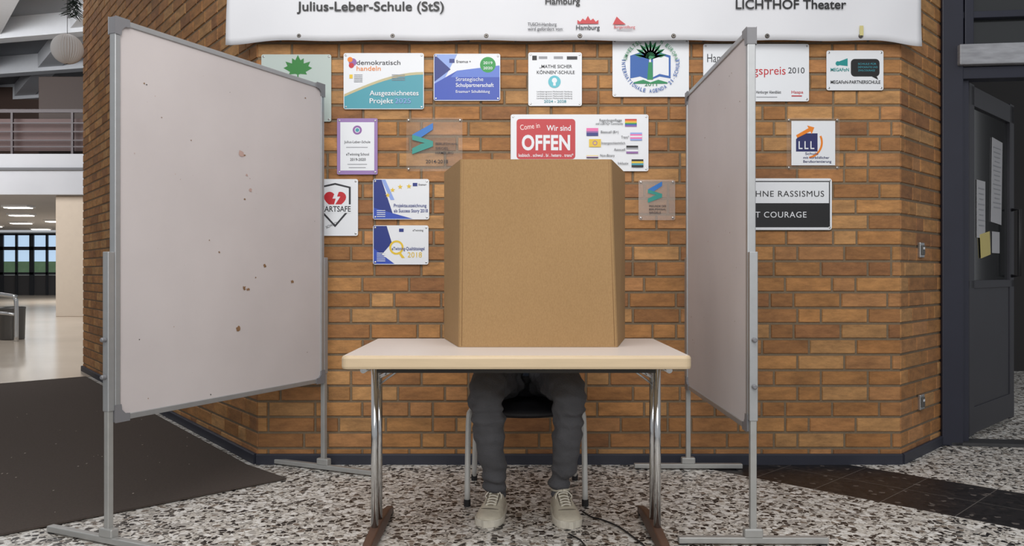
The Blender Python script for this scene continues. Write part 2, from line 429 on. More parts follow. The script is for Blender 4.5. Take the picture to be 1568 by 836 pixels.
s=Sign('megaphone_partner_plaque',1266,77,1353,138,white)
s.rect(1303,90,1347,117,black,6); s.poly([(1335,117),(1343,117),(1345,122)],black)
s.text('SCHULE FÜR',1314,99,28,2.8,teal,.01); s.text('DEMOKRATIE UND',1314,104,30,2.8,teal,.01); s.text('ZIVILCOURAGE',1314,109,26,2.8,teal,.01)
s.poly([(1282,95),(1298,89),(1298,101),(1282,99)],mt); s.disc(1283,97,3.4,mt)
s.text('MEGAFoN',1272,109,28,5,mt,.03); s.text('MEGAFoN-PARTNERSCHULE',1272,128,76,5,black,.02); s.done()
s=Sign('etwinning_school_certificate',516,181,578,267,mat('frame_purple',(150,120,175),.4),r=2)
s.rect(521,187,573,261,white); s.ring(547,199,4,7,purple); s.disc(547,199,3,teal)
s.text('Julius-Leber-Schule',527,219,40,3.8,darktxt,.02); s.text('eTwinning School',530,238,35,4,darktxt,.02); s.text('2019-2020',536,246,24,4,darktxt,.02); s.rect(530,225,563,226,grey); s.rect(532,251,562,252,grey); s.rect(534,256,560,257,grey); s.done()
def scurve(s,cx,cy,k):
    tg=mat('logo_turq',(30,140,130),.35); tb=mat('logo_azure',(25,110,190),.35)
    s.poly([(cx-16*k,cy-6*k),(cx+16*k,cy-24*k),(cx+16*k,cy-14*k),(cx-2*k,cy-2*k),(cx-16*k,cy+2*k)],tb)
    s.poly([(cx-16*k,cy-6*k),(cx+16*k,cy+4*k),(cx+16*k,cy+10*k),(cx-16*k,cy+2*k)],tg)
    s.poly([(cx+16*k,cy+4*k),(cx+16*k,cy+12*k),(cx-16*k,cy+24*k),(cx-16*k,cy+15*k),(cx-2*k,cy+8*k)],tg)
s=Sign('career_seal_acrylic_plaque',622,180,708,262,acryl,r=3); scurve(s,647,212,1.0)
s.text('BERUFSWAHL',667,222,34,3.8,darktxt,.02); s.text('SIEGEL',667,229,20,3.8,darktxt,.02); s.text('HAMBURG',667,236,27,3.8,darktxt,.02); s.text('2014-2018',652,250,34,5.5,darktxt,.02); s.done()
s=Sign('open_welcome_sign',782,175,993,262,white,r=3)
s.rect(791,182,881,243.5,red,5); s.text('Come in',797,199,30,8,mat('cream',(250,230,225),.5),0,rot=.12); s.text('Wir sind',837,200,37,8.5,white,.02)
s.text('OFFEN',799,229,74,22,white,.06,sp=1.05); s.text('lesbisch . schwul . bi . hetero . trans*',794,240,84,5,white,.02)
def flag(u,v,cols,w=18,h=12):
    for i,c in enumerate(cols): s.rect(u,v+h*i/len(cols),u+w,v+h*(i+1)/len(cols),c)
flag(957,182,[red,orange,yellow,green,blue,purple]); flag(898,196,[pink,pink,purple,dblue,dblue]); flag(965,203,[lblue,pink,white,pink,lblue]); flag(902,213,[yellow]); s.ring(911,219,2.5,3.6,purple)
flag(959,223,[black,grey,white,purple],18,12); flag(898,238,[yellow,white,purple,black],18,4); flag(967,244,[black,yellow,teal,black])
s.text('Regenbogenflagge',918,186,34,4,darktxt,0); s.text('und LGBTIQ+ Community',912,191,42,3.6,darktxt,0); s.text('Bisexuell (Bi+)',920,204,27,4,darktxt,0); s.text('Trans*',951,212,12,4,darktxt,0)
s.text('Intergeschlechtlich',921,221,36,4,darktxt,0); s.text('Asexuell',940,231,17,4,darktxt,0); s.text('Non-Binary',919,240,22,4,darktxt,0); s.text('Inklusiv',946,252,16,4,darktxt,0); s.done()
s=Sign('career_orientation_plaque',1205,180,1286,260,acryl,r=3); s.rect(1212,185,1279,253,white)
nv=mat('lll_navy',(35,40,95),.5)
s.poly([(1219,232),(1219,213),(1228,204),(1252,204),(1252,232)],nv)
for i in range(3): s.text('L',1223+i*9,228,6,12,white,.02)
s.poly([(1219,207),(1238,196),(1236,192),(1247,195),(1243,205),(1241,201),(1221,211)],orange); s.ring(1235,218,22,25,orange,-25,80)
s.text('Schule',1233,237,20,3.8,nv,.02); s.text('mit vorbildlicher',1230,243,40,3.8,nv,.02); s.text('Berufsorientierung',1230,249,43,3.8,nv,.02); s.done()
s=Sign('heart_safe_plaque',468,274,548,361,white,r=3)
cx,cy=513,312
s.poly([(cx-26,cy-26),(cx,cy-32),(cx+24,cy-26),(cx+24,cy+8),(cx,cy+36),(cx-26,cy+8)],darktxt); s.poly([(cx-23,cy-24),(cx,cy-29),(cx+21,cy-24),(cx+21,cy+7),(cx,cy+32),(cx-23,cy+7)],white)
s.poly([(cx+17*math.sin(t)**3,cy-6-(13*math.cos(t)-5*math.cos(2*t)-2*math.cos(3*t)-math.cos(4*t))*1.05) for t in [2*math.pi*i/36 for i in range(36)]],red)
s.poly([(cx+2,cy-22),(cx-4,cy-8),(cx+1,cy-8),(cx-3,cy+6),(cx+8,cy-11),(cx+3,cy-11),(cx+7,cy-22)],white)
s.rect(cx-26,cy+1,cx+25,cy+14,white); s.text('HEARTSAFE',cx-28,cy+12,52,8.5,darktxt,.03); s.text('SCHOOL',500,350,20,4,darktxt,.0,rot=.4); s.done()
def stars(u,v,r,n,a0,da):
    for i in range(n):
        a=math.radians(a0+da*i); c=(u+r*math.cos(a),v+r*math.sin(a)*.7)
        s.poly([(c[0]+(4.2 if j%2==0 else 1.7)*math.sin(j*math.pi/5),c[1]-(4.2 if j%2==0 else 1.7)*math.cos(j*math.pi/5)) for j in range(10)],yellow)
s=Sign('success_story_plaque',571,274,657,336,white)
s.poly([(572,275),(584,275),(604,335),(572,335)],dblue); s.poly([(572,318),(632,335),(572,335)],blue); s.poly([(584,275),(590,275),(604,306),(598,306)],lblue)
stars(622,306,30,4,200,26); s.rect(632,280,639,285,dblue); s.text('Erasmus+',641,284,12,3,darktxt)
s.text('Projektauszeichnung',603,317,50,5,dblue,.02); s.text('als Success Story 2018',603,325,52,5,dblue,.02)
for i in range(4): s.rect(577,322+i*3,590,323+i*3,white)
s.done()
s=Sign('etwinning_quality_plaque',571,345,656,405,white)
s.poly([(572,346),(592,346),(600,372),(572,404)],dblue); s.poly([(572,404),(572,380),(604,404)],blue)
s.ring(607,379,8,11,yellow); s.poly([(609,386),(613,386),(620,395),(615,395)],yellow)
s.rect(611,350,618,355,dblue); s.text('eTwinning',632,354,16,3,darktxt); s.text('eTwinning-Qualitätssiegel',600,383,50,5,dblue,.02); s.text('2018',624,394,22,8,yellow,.0)
for i in range(5): s.rect(577,387+i*3,590,388+i*3,white)
s.done()
s=Sign('friends_acrylic_plaque',978,275,1034,337,acryl2,r=3); scurve(s,1003,294,.68); s.text('FREUNDE DES',994,317,26,3,darktxt,.02); s.text('BERUFSWAHL',994,322,26,3,darktxt,.02); s.text('SIEGELS',994,327,18,3,darktxt,.02); s.done()
s=Sign('anti_racism_school_sign',1072,273,1274,352,white,r=4)
s.rect(1076,311,1271,348,black); s.poly([(1076,277),(1271,277),(1271,278.5),(1076,278.5)],black); s.rect(1269.5,277,1271,348,black); s.rect(1076,277,1077.5,348,black)
s.text('SCHULE OHNE RASSISMUS',1087,301,175,9,black,.0,sp=1.1); s.text('SCHULE MIT COURAGE',1087,333,148,9,white,.0,sp=1.1); s.done()

# banner
bmn=mat('banner_vinyl',(216,217,222),.5,var=.04,vscale=3)
YB=4.33; KB=YB/F
bx=lambda u:(u-CU)*KB; bz=lambda v:H-(v-CV)*KB
be=empty('school_banner',(0,YB,2.3))
nx,nz=120,14; V=[];Fc=[]
for j in range(nz+1):
    for i in range(nx+1):
        t=i/nx; u=345+(1412-345)*t + (6*(1-j/nz) if t==0 else (-4*(1-j/nz) if t==1 else 0))
        vb=62+6*math.exp(-(t/.05)**2)+8*math.exp(-((1-t)/.04)**2)+.8*math.cos(t*math.pi*2*7)
        v=-80+(vb+80)*j/nz
        y=.0035*math.sin(t*math.pi*2*7)*(j/nz)+.004*math.sin(t*40+j*.5)*math.exp(-(min(t,1-t)/.06)**2)
        V.append((bx(u),y,bz(v)-2.3))
for j in range(nz):
    for i in range(nx):
        a=j*(nx+1)+i; Fc.append((a,a+nx+1,a+nx+2,a+1))
o=obj('vinyl_sheet',V,Fc,bmn,be,smooth=True); md=o.modifiers.new('s','SOLIDIFY'); md.thickness=.0012; md.offset=0
g=Geo()
for i in range(7):
    u=458+ i*(1318-458)/6
    g.add(loft([(bx(u),-.006,bz(55)-2.3,.009),(bx(u),-.003,bz(55)-2.3,.012),(bx(u),.004,bz(55)-2.3,.012)],16))
    g.add(loft([(bx(u),-.0065,bz(55)-2.3,.005),(bx(u),-.0055,bz(55)-2.3,.005)],12),1)
obj('eyelets',g.v,g.f,[mat('eyelet_brass',(110,105,100),.4,.8),black],be,fm=g.m)
s=Sign('banner_print',345,0,1412,60,white,plate=False,screws=False,y=4.3225,Y=YB)
s.text('Julius-Leber-Schule (StS)',455,17,225,14,black,.03); s.text('Hamburg',835,7,53,10,black,.03); s.text('LICHTHOF Theater',1126,14,169,14,black,.03)
s.text('TUSCH-Hamburg',808,40,44,5,darktxt,.01); s.text('wird gefördert von:',808,47,54,5,darktxt,.01); s.text('Hamburg',882,46,36,7,darktxt,.02)
s.poly([(884,37),(884,31),(888,34),(892,29),(896,32),(900,25),(904,32),(908,29),(912,34),(916,31),(916,37)],red); s.poly([(938,38),(944,26),(950,32),(958,38)],red); s.text('Bürgerstiftung',940,44,32,4.5,red,.01); s.rect(944,46,968,47,grey)
s.rect(1315,40,1321,55,mat('tape_yellow',(200,190,130),.5)); s.done()
pr=[c for c in s.e.children]
for c in pr:
    c.parent=be; c.location=(s.o[0],s.o[1]-YB,s.o[2]-2.3)
bpy.data.objects.remove(s.e)
for i,u in enumerate((420,1350)): tube('banner_bracket_%d'%(i+1),[(bx(u),0.0,bz(-70)-2.3),(bx(u)*.985,.056,bz(-72)-2.3)],.006,steel,be)
for nm,v in (('wall_light_switch',383),('wall_power_outlet',615)):
    d=4.62; x=CR[0]+(d-4.4)*.952; z=H-(v-CV)*d/F
    rz=math.atan2(eR.y,eR.x); e=empty(nm,(x+nR[0]*.012,d+nR[1]*.012,z),rz)
    box('back_box',(0,.0,0),(.07,.018,.085),steel,e,.004); box('rocker',(0,-.012,0),(.045,.008,.055),mat('switch_dark',(90,88,84),.4,.3),e,.003)
    box('label',(0,-.017,.01),(.02,.003,.012),white,e)

# ------------------------------------------------------------------ display boards
bd=bpy.data.materials.new('board_felt'); bd.use_nodes=True; nt=bd.node_tree; b=nt.nodes['Principled BSDF']; N=nt.nodes; Lk=nt.links
tc=N.new('ShaderNodeTexCoord')
n1=N.new('ShaderNodeTexNoise'); n1.inputs['Scale'].default_value=2.2; n1.inputs['Detail'].default_value=8; Lk.new(tc.outputs['Object'],n1.inputs['Vector'])
n2=N.new('ShaderNodeTexVoronoi'); n2.inputs['Scale'].default_value=16; Lk.new(tc.outputs['Object'],n2.inputs['Vector'])
c1=mix(n1.outputs['Fac'],lin((188,181,181)),lin((210,203,203)))
sp=math_('LESS_THAN',n2.outputs['Distance'],.022)
c2=mix(math_('MULTIPLY',sp,.5),c1,lin((140,120,110)))
Lk.new(c2,b.inputs['Base Color']); b.inputs['Roughness'].default_value=.6
capm=mat('corner_plastic',(120,120,124),.45)
scuff=mat('torn_paint',(132,100,70),.8,var=.5,vscale=60); scuff2=mat('smear',(186,158,150),.7)
def board(name,near,far,zb,zt,side,marks,foot=.66):
    dx,dy=far[0]-near[0],far[1]-near[1]; w=math.hypot(dx,dy); e=empty(name,(near[0],near[1],0),math.atan2(dy,dx))
    box('panel',(w/2,0,(zb+zt)/2),(w-.02,.018,zt-zb-.02),bd,e)
    for nm,c,sz in (('rail_bottom',(w/2,0,zb),(w,.03,.022)),('rail_top',(w/2,0,zt),(w,.03,.022)),('stile_near',(0,0,(zb+zt)/2),(.024,.032,zt-zb)),('stile_far',(w,0,(zb+zt)/2),(.024,.032,zt-zb))):
        box(nm,c,sz,alu,e,.003)
    for i,(x,z) in enumerate(((0,zb),(w,zb),(0,zt),(w,zt))):
        sx_=1 if x==0 else -1; sz=1 if z==zb else -1
        pts=[(-.014,-.014),(.05,-.014),(.05,.012),(.03,.014),(.014,.03),(.012,.05),(-.014,.05)]
        V=[(x+a*sx_,-.019,z+c*sz) for a,c in pts]+[(x+a*sx_,.019,z+c*sz) for a,c in pts]; n=len(pts)
        obj('corner_cap_%d'%(i+1),V,[tuple(range(n)),tuple(range(n,2*n))[::-1]]+[(i2,(i2+1)%n,(i2+1)%n+n,i2+n) for i2 in range(n)],capm,e,bevel=.002)
    for i,x in enumerate((-.028,w+.028)):
        box('post_%d'%(i+1),(x,0,.53),(.024,.024,1.04),postm,e,.003)
        box('sleeve_%d'%(i+1),(x,0,(zb+1.07)/2+.03),(.029,.031,1.07-zb-.0),alu,e,.003)
        box('foot_%d'%(i+1),(x,0,.018),(.032,foot,.024),postm,e,.004)
        for j in (-1,1):
            box('foot_pad_%d_%d'%(i+1,j+2),(x,j*(foot/2-.02),.006),(.03,.03,.012),black,e,.003)
        box('gusset_%d'%(i+1),(x,0,.045),(.036,.07,.035),postm,e,.006)
        for z in (zb+.16,.62+.15):
            v,f=loft([(x-.016,side*.0,z,.009),(x-.03,0,z,.009),(x-.034,0,z,.006)],12); obj('knob',v,f,capm,e,smooth=False)
    g=Geo()
    for t,z,r,mi in marks:
        n=9; x=t*w; V=[(x,side*.0105,z)]
        for k in range(n):
            a=2*math.pi*k/n; rr=r*random.uniform(.4,1.2); V.append((x+rr*math.cos(a)*1.3,side*.0105,z+rr*math.sin(a)))
        g.add((V,[(0,1+k,1+(k+1)%n) for k in range(n)]),mi)
    obj('surface_marks',g.v,g.f,[scuff,scuff2,black],e,fm=g.m)
    return e
NL=(-1.505,3.12); FLb=(-.985,4.23)
def tz(u,v,near,far):
    k=(u-CU)/F; dx,dy=far[0]-near[0],far[1]-near[1]
    t=(near[0]-k*near[1])/(k*dy-dx); d=near[1]+t*dy; return t,H-(v-CV)*d/F
mk=[]
for u,v,r,mi in ((371,441,.012,0),(377,443,.008,0),(445,431,.011,0),(362,503,.012,0),(403,407,.008,0),(389,425,.004,0),(333,386,.005,0),(367,236,.016,1),(381,292,.010,1),(372,238,.005,0),(290,215,.003,0),(375,268,.006,1),(245,180,.003,0),(218,128,.004,0),(222,130,.003,2),(465,150,.004,0),(372,305,.005,0),(318,368,.003,0),(224,610,.003,0),(320,604,.003,2)):
    t,z=tz(u,v,NL,FLb); mk.append((t,z,r,mi))
for i in range(14): mk.append((random.uniform(.03,.97),random.uniform(.55,1.9),random.uniform(.0012,.0028),random.choice([0,1,2])))
board('display_board',NL,FLb,.47,1.975,-1,mk)
NR=(.905,3.12); FRb=(.915,4.25)
mk=[(random.uniform(.05,.95),random.uniform(.5,1.85),random.uniform(.0012,.004),random.choice([0,0,1,2])) for i in range(28)]
e=board('display_board',NR,FRb,.435,1.935,1,mk,.56)
v,f=textgeo('JLSMJS',.02)
obj('sticker_lettering',[( -.028+(p[1]-.35)*.022, -.0165, 1.03-p[0]*.022) for p in v],f,black,e)

# ------------------------------------------------------------------ table
TX0,TX1,TY0,TY1,TZ=-.584,.614,2.80,3.55,.738
tabtop=mat('table_laminate',(220,210,203),.35,var=.04,vscale=2); tabedge=mat('table_beech_edge',(206,184,152),.45,var=.12,vscale=6,stretch=(1,1,12))
te=empty('folding_table',((TX0+TX1)/2,(TY0+TY1)/2,0)); hw,hd=(TX1-TX0)/2,(TY1-TY0)/2
def outline(hw,hd,r,n=6):
    p=[]
    for cx,cy,a0 in ((hw-r,hd-r,0),(-hw+r,hd-r,90),(-hw+r,-hd+r,180),(hw-r,-hd+r,270)):
        for k in range(n+1):
            a=math.radians(a0+90*k/n); p.append((cx+r*math.cos(a),cy+r*math.sin(a)))
    return p
V=[];Fc=[];M=[]
lv=[(-.012,TZ-.047,.0),(-.002,TZ-.045,0),(0,TZ-.038,0),(0,TZ-.010,0),(-.003,TZ-.003,0),(-.009,TZ,0)]
n=0
for ins,z,_ in lv:
    q=outline(hw+ins,hd+ins,.025+ins); n=len(q); V+=[(a,c,z) for a,c in q]
for l in range(len(lv)-1):
    for k in range(n): Fc.append((l*n+k,l*n+(k+1)%n,(l+1)*n+(k+1)%n,(l+1)*n+k)); M.append(1)
Fc.append(tuple(range(n))[::-1]); M.append(1); Fc.append(tuple((len(lv)-1)*n+k for k in range(n))); M.append(0)
obj('table_top',V,Fc,[tabtop,tabedge],te,fm=M)
footm=mat('foot_brown',(88,64,52),.45,var=.15)
for i,sx_ in enumerate((-1,1)):
    x=.535*sx_
    for j,yy in enumerate((-.06,.04)):
        tube('leg_%d_%d'%(i+1,j+1),[(x,yy,.05),(x,yy,.69)],.0135,chrome,te)
    tube('hinge_bar_%d'%(i+1),[(x,-.3,.680),(x,.3,.680)],.011,chrome,te)
    V=[(x+a,b_,z) for b_,w_,z1 in ((-.33,.018,.03),(-.2,.022,.05),(0,.024,.062),(.2,.022,.05),(.33,.018,.03)) for a,z in ((-w_,.012),(w_,.012),(w_*.75,z1),(-w_*.75,z1))]
    Fc=[(l*4+k,l*4+(k+1)%4,l*4+4+(k+1)%4,l*4+4+k) for l in range(4) for k in range(4)]+[(3,2,1,0),(16,17,18,19)]
    obj('t_foot_%d'%(i+1),V,Fc,footm,te,bevel=.006)
    for j in (-.3,.3): box('glide_%d_%d'%(i+1,1 if j<0 else 2),(x,j,.007),(.034,.05,.014),black,te,.003)
    tube('folding_brace_%d'%(i+1),[(x-.012*sx_,-.01,.62),(x-.05*sx_,-.01,.64),(x-.18*sx_,-.01,.685)],.007,chrome,te)
    tube('brace_wire_%d'%(i+1),[(x-.02*sx_,-.06,.60),(x-.14*sx_,-.06,.688)],.004,steel,te)
    box('hinge_plate_%d'%(i+1),(x-.08*sx_,0,.687),(.16,.12,.005),steel,te)
for yy in (-.28,.28): box('under_rail_%d'%(1 if yy<0 else 2),(0,yy,.680),(.98,.02,.022),mat('rail_dark',(60,58,56),.5,.4),te,.003)

# ------------------------------------------------------------------ cardboard screen
card=bpy.data.materials.new('cardboard'); card.use_nodes=True; nt=card.node_tree; b=nt.nodes['Principled BSDF']; N=nt.nodes; Lk=nt.links
tc=N.new('ShaderNodeTexCoord'); n1=N.new('ShaderNodeTexNoise'); n1.inputs['Scale'].default_value=2.5; n1.inputs['Detail'].default_value=3; Lk.new(tc.outputs['Object'],n1.inputs['Vector'])
mp=N.new('ShaderNodeMapping'); mp.inputs['Scale'].default_value=(230,230,120); Lk.new(tc.outputs['Object'],mp.inputs['Vector'])
n2=N.new('ShaderNodeTexNoise'); n2.inputs['Scale'].default_value=1; n2.inputs['Detail'].default_value=4; Lk.new(mp.outputs['Vector'],n2.inputs['Vector'])
c1=mix(n1.outputs['Fac'],lin((164,132,92)),lin((178,145,103))); c2=mix(n2.outputs['Fac'],lin((204,198,192)),(1,1,1,1)); c3=mix(.8,c1,c2,'MULTIPLY')
sc=N.new('ShaderNodeSeparateXYZ'); Lk.new(tc.outputs['Object'],sc.inputs[0])
wv=math_('SINE',math_('MULTIPLY',sc.outputs[0],950.0))
Lk.new(c3,b.inputs['Base Color']); b.inputs['Roughness'].default_value=.85; b.inputs['Specular IOR Level'].default_value=.25
bp=N.new('ShaderNodeBump'); bp.inputs['Strength'].default_value=.25; bp.inputs['Distance'].default_value=.0003; Lk.new(wv,bp.inputs['Height']); Lk.new(bp.outputs['Normal'],b.inputs['Normal'])
pl=[(-.292,3.54),(-.203,3.125),(.402,3.125),(.486,3.54)]
pt_=[(-.292,3.54),(-.196,3.125),(.378,3.125),(.486,3.54)]
zt=1.452; z0=TZ+.001; th=.007
def offs(pts,d):
    out=[]
    for i,p in enumerate(pts):
        ns=[]
        if i>0: e=(pts[i]-pts[i-1]).normalized(); ns.append(Vector((-e.y,e.x)))
        if i<len(pts)-1: e=(pts[i+1]-pts[i]).normalized(); ns.append(Vector((-e.y,e.x)))
        m=sum(ns,Vector((0,0)))/len(ns); m=m/m.length_squared; out.append(p+m*d)
    return out
def fold(pts):
    r=.012; o=[pts[0]]
    for i in (1,2):
        a=(pts[i-1]-pts[i]).normalized(); c=(pts[i+1]-pts[i]).normalized(); p0_=pts[i]+a*r; p2=pts[i]+c*r
        for t in (0,.33,.67,1): o.append(p0_*(1-t)**2+pts[i]*2*t*(1-t)+p2*t*t)
    o.append(pts[-1]); return o
def mkpts(q): A=fold([Vector(p) for p in q]); return A,offs(A,th)
A0,B0=mkpts(pl); A1,B1=mkpts(pt_); n=len(A0)
def inter(P0,P1): return [(a.x,a.y,z0) if k==0 else (c.x,c.y,zt) for a,c in zip(P0,P1) for k in (0,1)]
V=inter(A0,A1)+inter(B0,B1)
Fc=[]
for i in range(n-1):
    a=2*i;c=2*n+2*i
    Fc+=[(a,a+2,a+3,a+1),(c,c+1,c+3,c+2),(a+1,a+3,c+3,c+1),(a,c,c+2,a+2)]
Fc+=[(0,1,2*n+1,2*n),(2*n-2,4*n-2,4*n-1,2*n-1)]
vs=empty('cardboard_voting_screen',(0,0,0))
obj('folded_board',V,Fc,card,vs)
crm=mat('crease_brown',(140,108,72),.9)
for i,(a,c) in enumerate(((A0[4],A1[4]),(A0[5],A1[5]))):
    tube('crease_%d'%(i+1),[(a.x,a.y+.0008,z0+.004),(c.x,c.y+.0008,zt-.004)],.0014,crm,vs,n=8)

# ------------------------------------------------------------------ chair
ce=empty('school_chair',(.062,3.8,0))
blk=mat('chair_black',(28,27,32),.55,bump=.2,bscale=200)
for i,sx_ in enumerate((-1,1)):
    x=.258*sx_
    tube('front_leg_%d'%(i+1),[(x,-.2,.012),(x*.98,-.19,.36),(x*.94,-.16,.412),(x*.92,.02,.415),(x*.9,.2,.42)],.0125,chairm,ce,sm=5)
    tube('rear_leg_%d'%(i+1),[(x*.96,.25,.012),(x*.92,.19,.30),(x*.88,.17,.45),(x*.84,.2,.62),(x*.8,.26,.84)],.0125,chairm,ce,sm=5)
    for j,(yy,xx) in enumerate(((-.2,x),(.25,x*.96))): v,f=loft([(xx,yy,0,.015),(xx,yy,.03,.015)],12); obj('leg_cap_%d_%d'%(i+1,j+1),v,f,black,ce)
tube('cross_bar_front',[(-.235,-.15,.405),(.235,-.15,.405)],.01,chairm,ce); tube('cross_bar_rear',[(-.22,.17,.405),(.22,.17,.405)],.01,chairm,ce)
V=[];nx,ny=12,12
for j in range(ny+1):
    for i in range(nx+1):
        a=i/nx*2-1; c=j/ny*2-1; x=a*.205*math.sqrt(1-.18*c*c); y=c*.205*math.sqrt(1-.18*a*a)
        V.append((x,y,.432+.012*a*a+.004*c-(.025*max(0,-c-.6)/.4)))
Fc=[(j*(nx+1)+i,j*(nx+1)+i+1,(j+1)*(nx+1)+i+1,(j+1)*(nx+1)+i) for j in range(ny) for i in range(nx)]
o=obj('seat',V,Fc,blk,ce,smooth=True); md=o.modifiers.new('s','SOLIDIFY'); md.thickness=.02; md.offset=-1
V=[]
for j in range(ny+1):
    for i in range(nx+1):
        a=i/nx*2-1; c=j/ny*2-1; x=a*.215*math.sqrt(1-.12*c*c); z=.735+c*.11*math.sqrt(1-.2*a*a)
        V.append((x,.215+.03*(1-a*a)+.03*c,z))
o=obj('backrest',V,Fc,blk,ce,smooth=True); md=o.modifiers.new('s','SOLIDIFY'); md.thickness=.014

# ------------------------------------------------------------------ person
pe=empty('seated_voter',(0,0,0))
trm=mat('trousers_charcoal',(82,82,86),.9,var=.16,vscale=30,bump=.35,bscale=140)
shirt=mat('shirt_bluegrey',(104,118,142),.85,var=.1,vscale=12,bump=.2,bscale=90)
skin=mat('skin',(205,160,135),.55,var=.06,vscale=20)
hair=mat('hair_brown',(70,48,34),.7,var=.4,vscale=60,bump=.6,bscale=120,stretch=(1,1,.2))
g=Geo()
g.chain([(.065,3.95,.545,.12,.165),(.065,3.93,.60,.115,.16),(.065,3.925,.65,.11,.155)])
g.chain([(.0,3.93,.53,.095),(-.035,3.78,.545,.09),(-.078,3.58,.552,.082),(-.102,3.42,.548,.074),(-.106,3.365,.505,.069),(-.102,3.375,.43,.064),(-.094,3.41,.33,.061),(-.082,3.445,.24,.054),(-.070,3.478,.16,.046),(-.064,3.495,.098,.043)])
g.chain([(.13,3.93,.53,.095),(.17,3.78,.545,.09),(.208,3.58,.552,.082),(.229,3.42,.548,.074),(.232,3.365,.505,.069),(.230,3.375,.43,.063),(.228,3.41,.33,.060),(.222,3.445,.24,.053),(.212,3.478,.16,.045),(.206,3.495,.098,.043)])
def folds(c):
    z=c.z
    k1=math.exp(-((z-.46)/.10)**2); k2=math.exp(-((z-.14)/.07)**2); k3=math.exp(-((c.y-3.75)/.16)**2) if z>.45 else 0
    a=noise.noise(Vector((c.x*6,c.y*7,z*30)))
    q2=Vector((c.x*12,(c.y+z*.8)*20,(z-c.y*.6+c.x*.5)*18))
    rg=1-abs(noise.noise(Vector((c.x*9+3,c.y*9,z*24+c.x*14))))*2.2
    return .016*(k1*.8+k2*1.3+.3)*a+.013*(k1*.6+k3+.35)*noise.noise(q2)+.005*(k1+k2+k3*.6)*max(-.4,rg)
remesh('trousers',g,trm,pe,.007,7,folds)
g=Geo()
g.add(loft(catmull([(.065,3.94,.56,.118,.165),(.065,3.93,.65,.118,.16),(.067,3.89,.8,.118,.165),(.07,3.85,.93,.12,.19),(.072,3.82,1.03,.10,.19),(.075,3.80,1.085,.075,.11),(.077,3.775,1.125,.06,.062)],4),24,ref=(0,1,0)))
g.chain([(.0,3.80,.615,.05),(.065,3.785,.60,.055),(.13,3.80,.615,.05)])
for sx_,sh,el,wr in ((-1,(-.115,3.82,1.02),(-.205,3.68,.80),(-.045,3.47,.785)),(1,(.258,3.82,1.02),(.35,3.68,.80),(.2,3.46,.785))):
    mid=[(a+c)/2 for a,c in zip(sh,el)]; m2=[(a+c)/2 for a,c in zip(el,wr)]
    g.chain([(*sh,.062),(*mid,.054),(*el,.047),(*m2,.042),(*wr,.034)])
remesh('shirt',g,shirt,pe,.009,6,lambda c:.006*noise.noise(Vector((c.x*12,c.y*12,c.z*16))))
def hand(name,wr,d,side,curl=.5):
    f=Vector((d[0],d[1],-.05)).normalized(); up=Vector((0,0,1)); s=f.cross(up).normalized()*side; up=s.cross(f)*side
    w=Vector(wr); g=Geo()
    def P(a,c,h,r): q=w+f*a+s*c+up*h; return (q.x,q.y,q.z,r)
    g.chain([P(-.02,0,0,.022),P(.02,0,0,.024),P(.05,.0,0,.022)],12,3)
    for c in (-.03,-.01,.01,.03): g.chain([P(.02,c*.6,0,.014),P(.06,c*.95,.001,.012),P(.088,c,.002,.011)],10,3)
    for c,L,r in ((-.031,.062,.0078),(-.0105,.078,.0085),(.0105,.083,.0088),(.0315,.075,.0085)):
        a=L*.45; b2=L*.3; c2=L*.25; x=.088
        g.chain([P(x-.01,c,.001,r*1.1),P(x+a*.9,c*1.08,-.006,r),P(x+a*.9+b2*.75,c*1.1,-.006-b2*.6,r*.92),P(x+a*.9+b2*.75+c2*.4,c*1.1,-.006-b2*.6-c2*.7,r*.8)],10,4)
    g.chain([P(.015,.022,-.002,.014),P(.045,.05,-.008,.0115),P(.072,.058,-.014,.0095),P(.092,.052,-.018,.008)],10,4)
    remesh(name,g,skin,pe,.0035,3)
hand('hand_1',(-.035,3.455,.782),(.25,-1),1); hand('hand_2',(.19,3.445,.782),(-.3,-1),-1)
v,f=loft([(.115,3.36,.745,.0015),(.118,3.363,.752,.004),(.15,3.40,.87,.004),(.151,3.401,.874,.003)],10); obj('pen',v,f,dblue,pe)
g=Geo()
g.add(sphgeo((0,.012,.035),(.076,.094,.088),24,16)); g.add(sphgeo((0,-.02,-.03),(.058,.066,.075),24,14)); g.add(sphgeo((0,-.05,-.083),(.026,.024,.02),12,8))
g.chain([(0,-.082,.018,.009),(0,-.098,-.01,.0115),(0,-.102,-.024,.0125),(0,-.088,-.032,.012)],12,3)
g.chain([(-.012,-.092,-.028,.008),(.012,-.092,-.028,.008)],10,2)
g.chain([(-.045,-.07,.028,.009),(-.02,-.083,.03,.01),(.02,-.083,.03,.01),(.045,-.07,.028,.009)],10,3)
g.chain([(-.022,-.078,-.056,.005),(0,-.086,-.054,.0065),(.022,-.078,-.056,.005)],10,3); g.chain([(-.018,-.077,-.066,.005),(0,-.084,-.067,.0068),(.018,-.077,-.066,.005)],10,3)
for sx_ in (-1,1):
    g.add(sphgeo((sx_*.045,-.058,-.018),(.022,.022,.018),12,8))
    g.chain([(sx_*.073,.0,.022,.008),(sx_*.083,.012,.03,.006),(sx_*.085,.018,.012,.006),(sx_*.078,.006,-.018,.007),(sx_*.073,-.002,-.02,.006)],8,3)
g.chain([(0,.035,-.06,.052),(0,.04,-.13,.055)],16,3)
XF=Matrix.Translation((.078,3.735,1.235))@Matrix.Rotation(math.radians(32),4,'X')
remesh('head',g,skin,pe,.004,3,xf=XF)
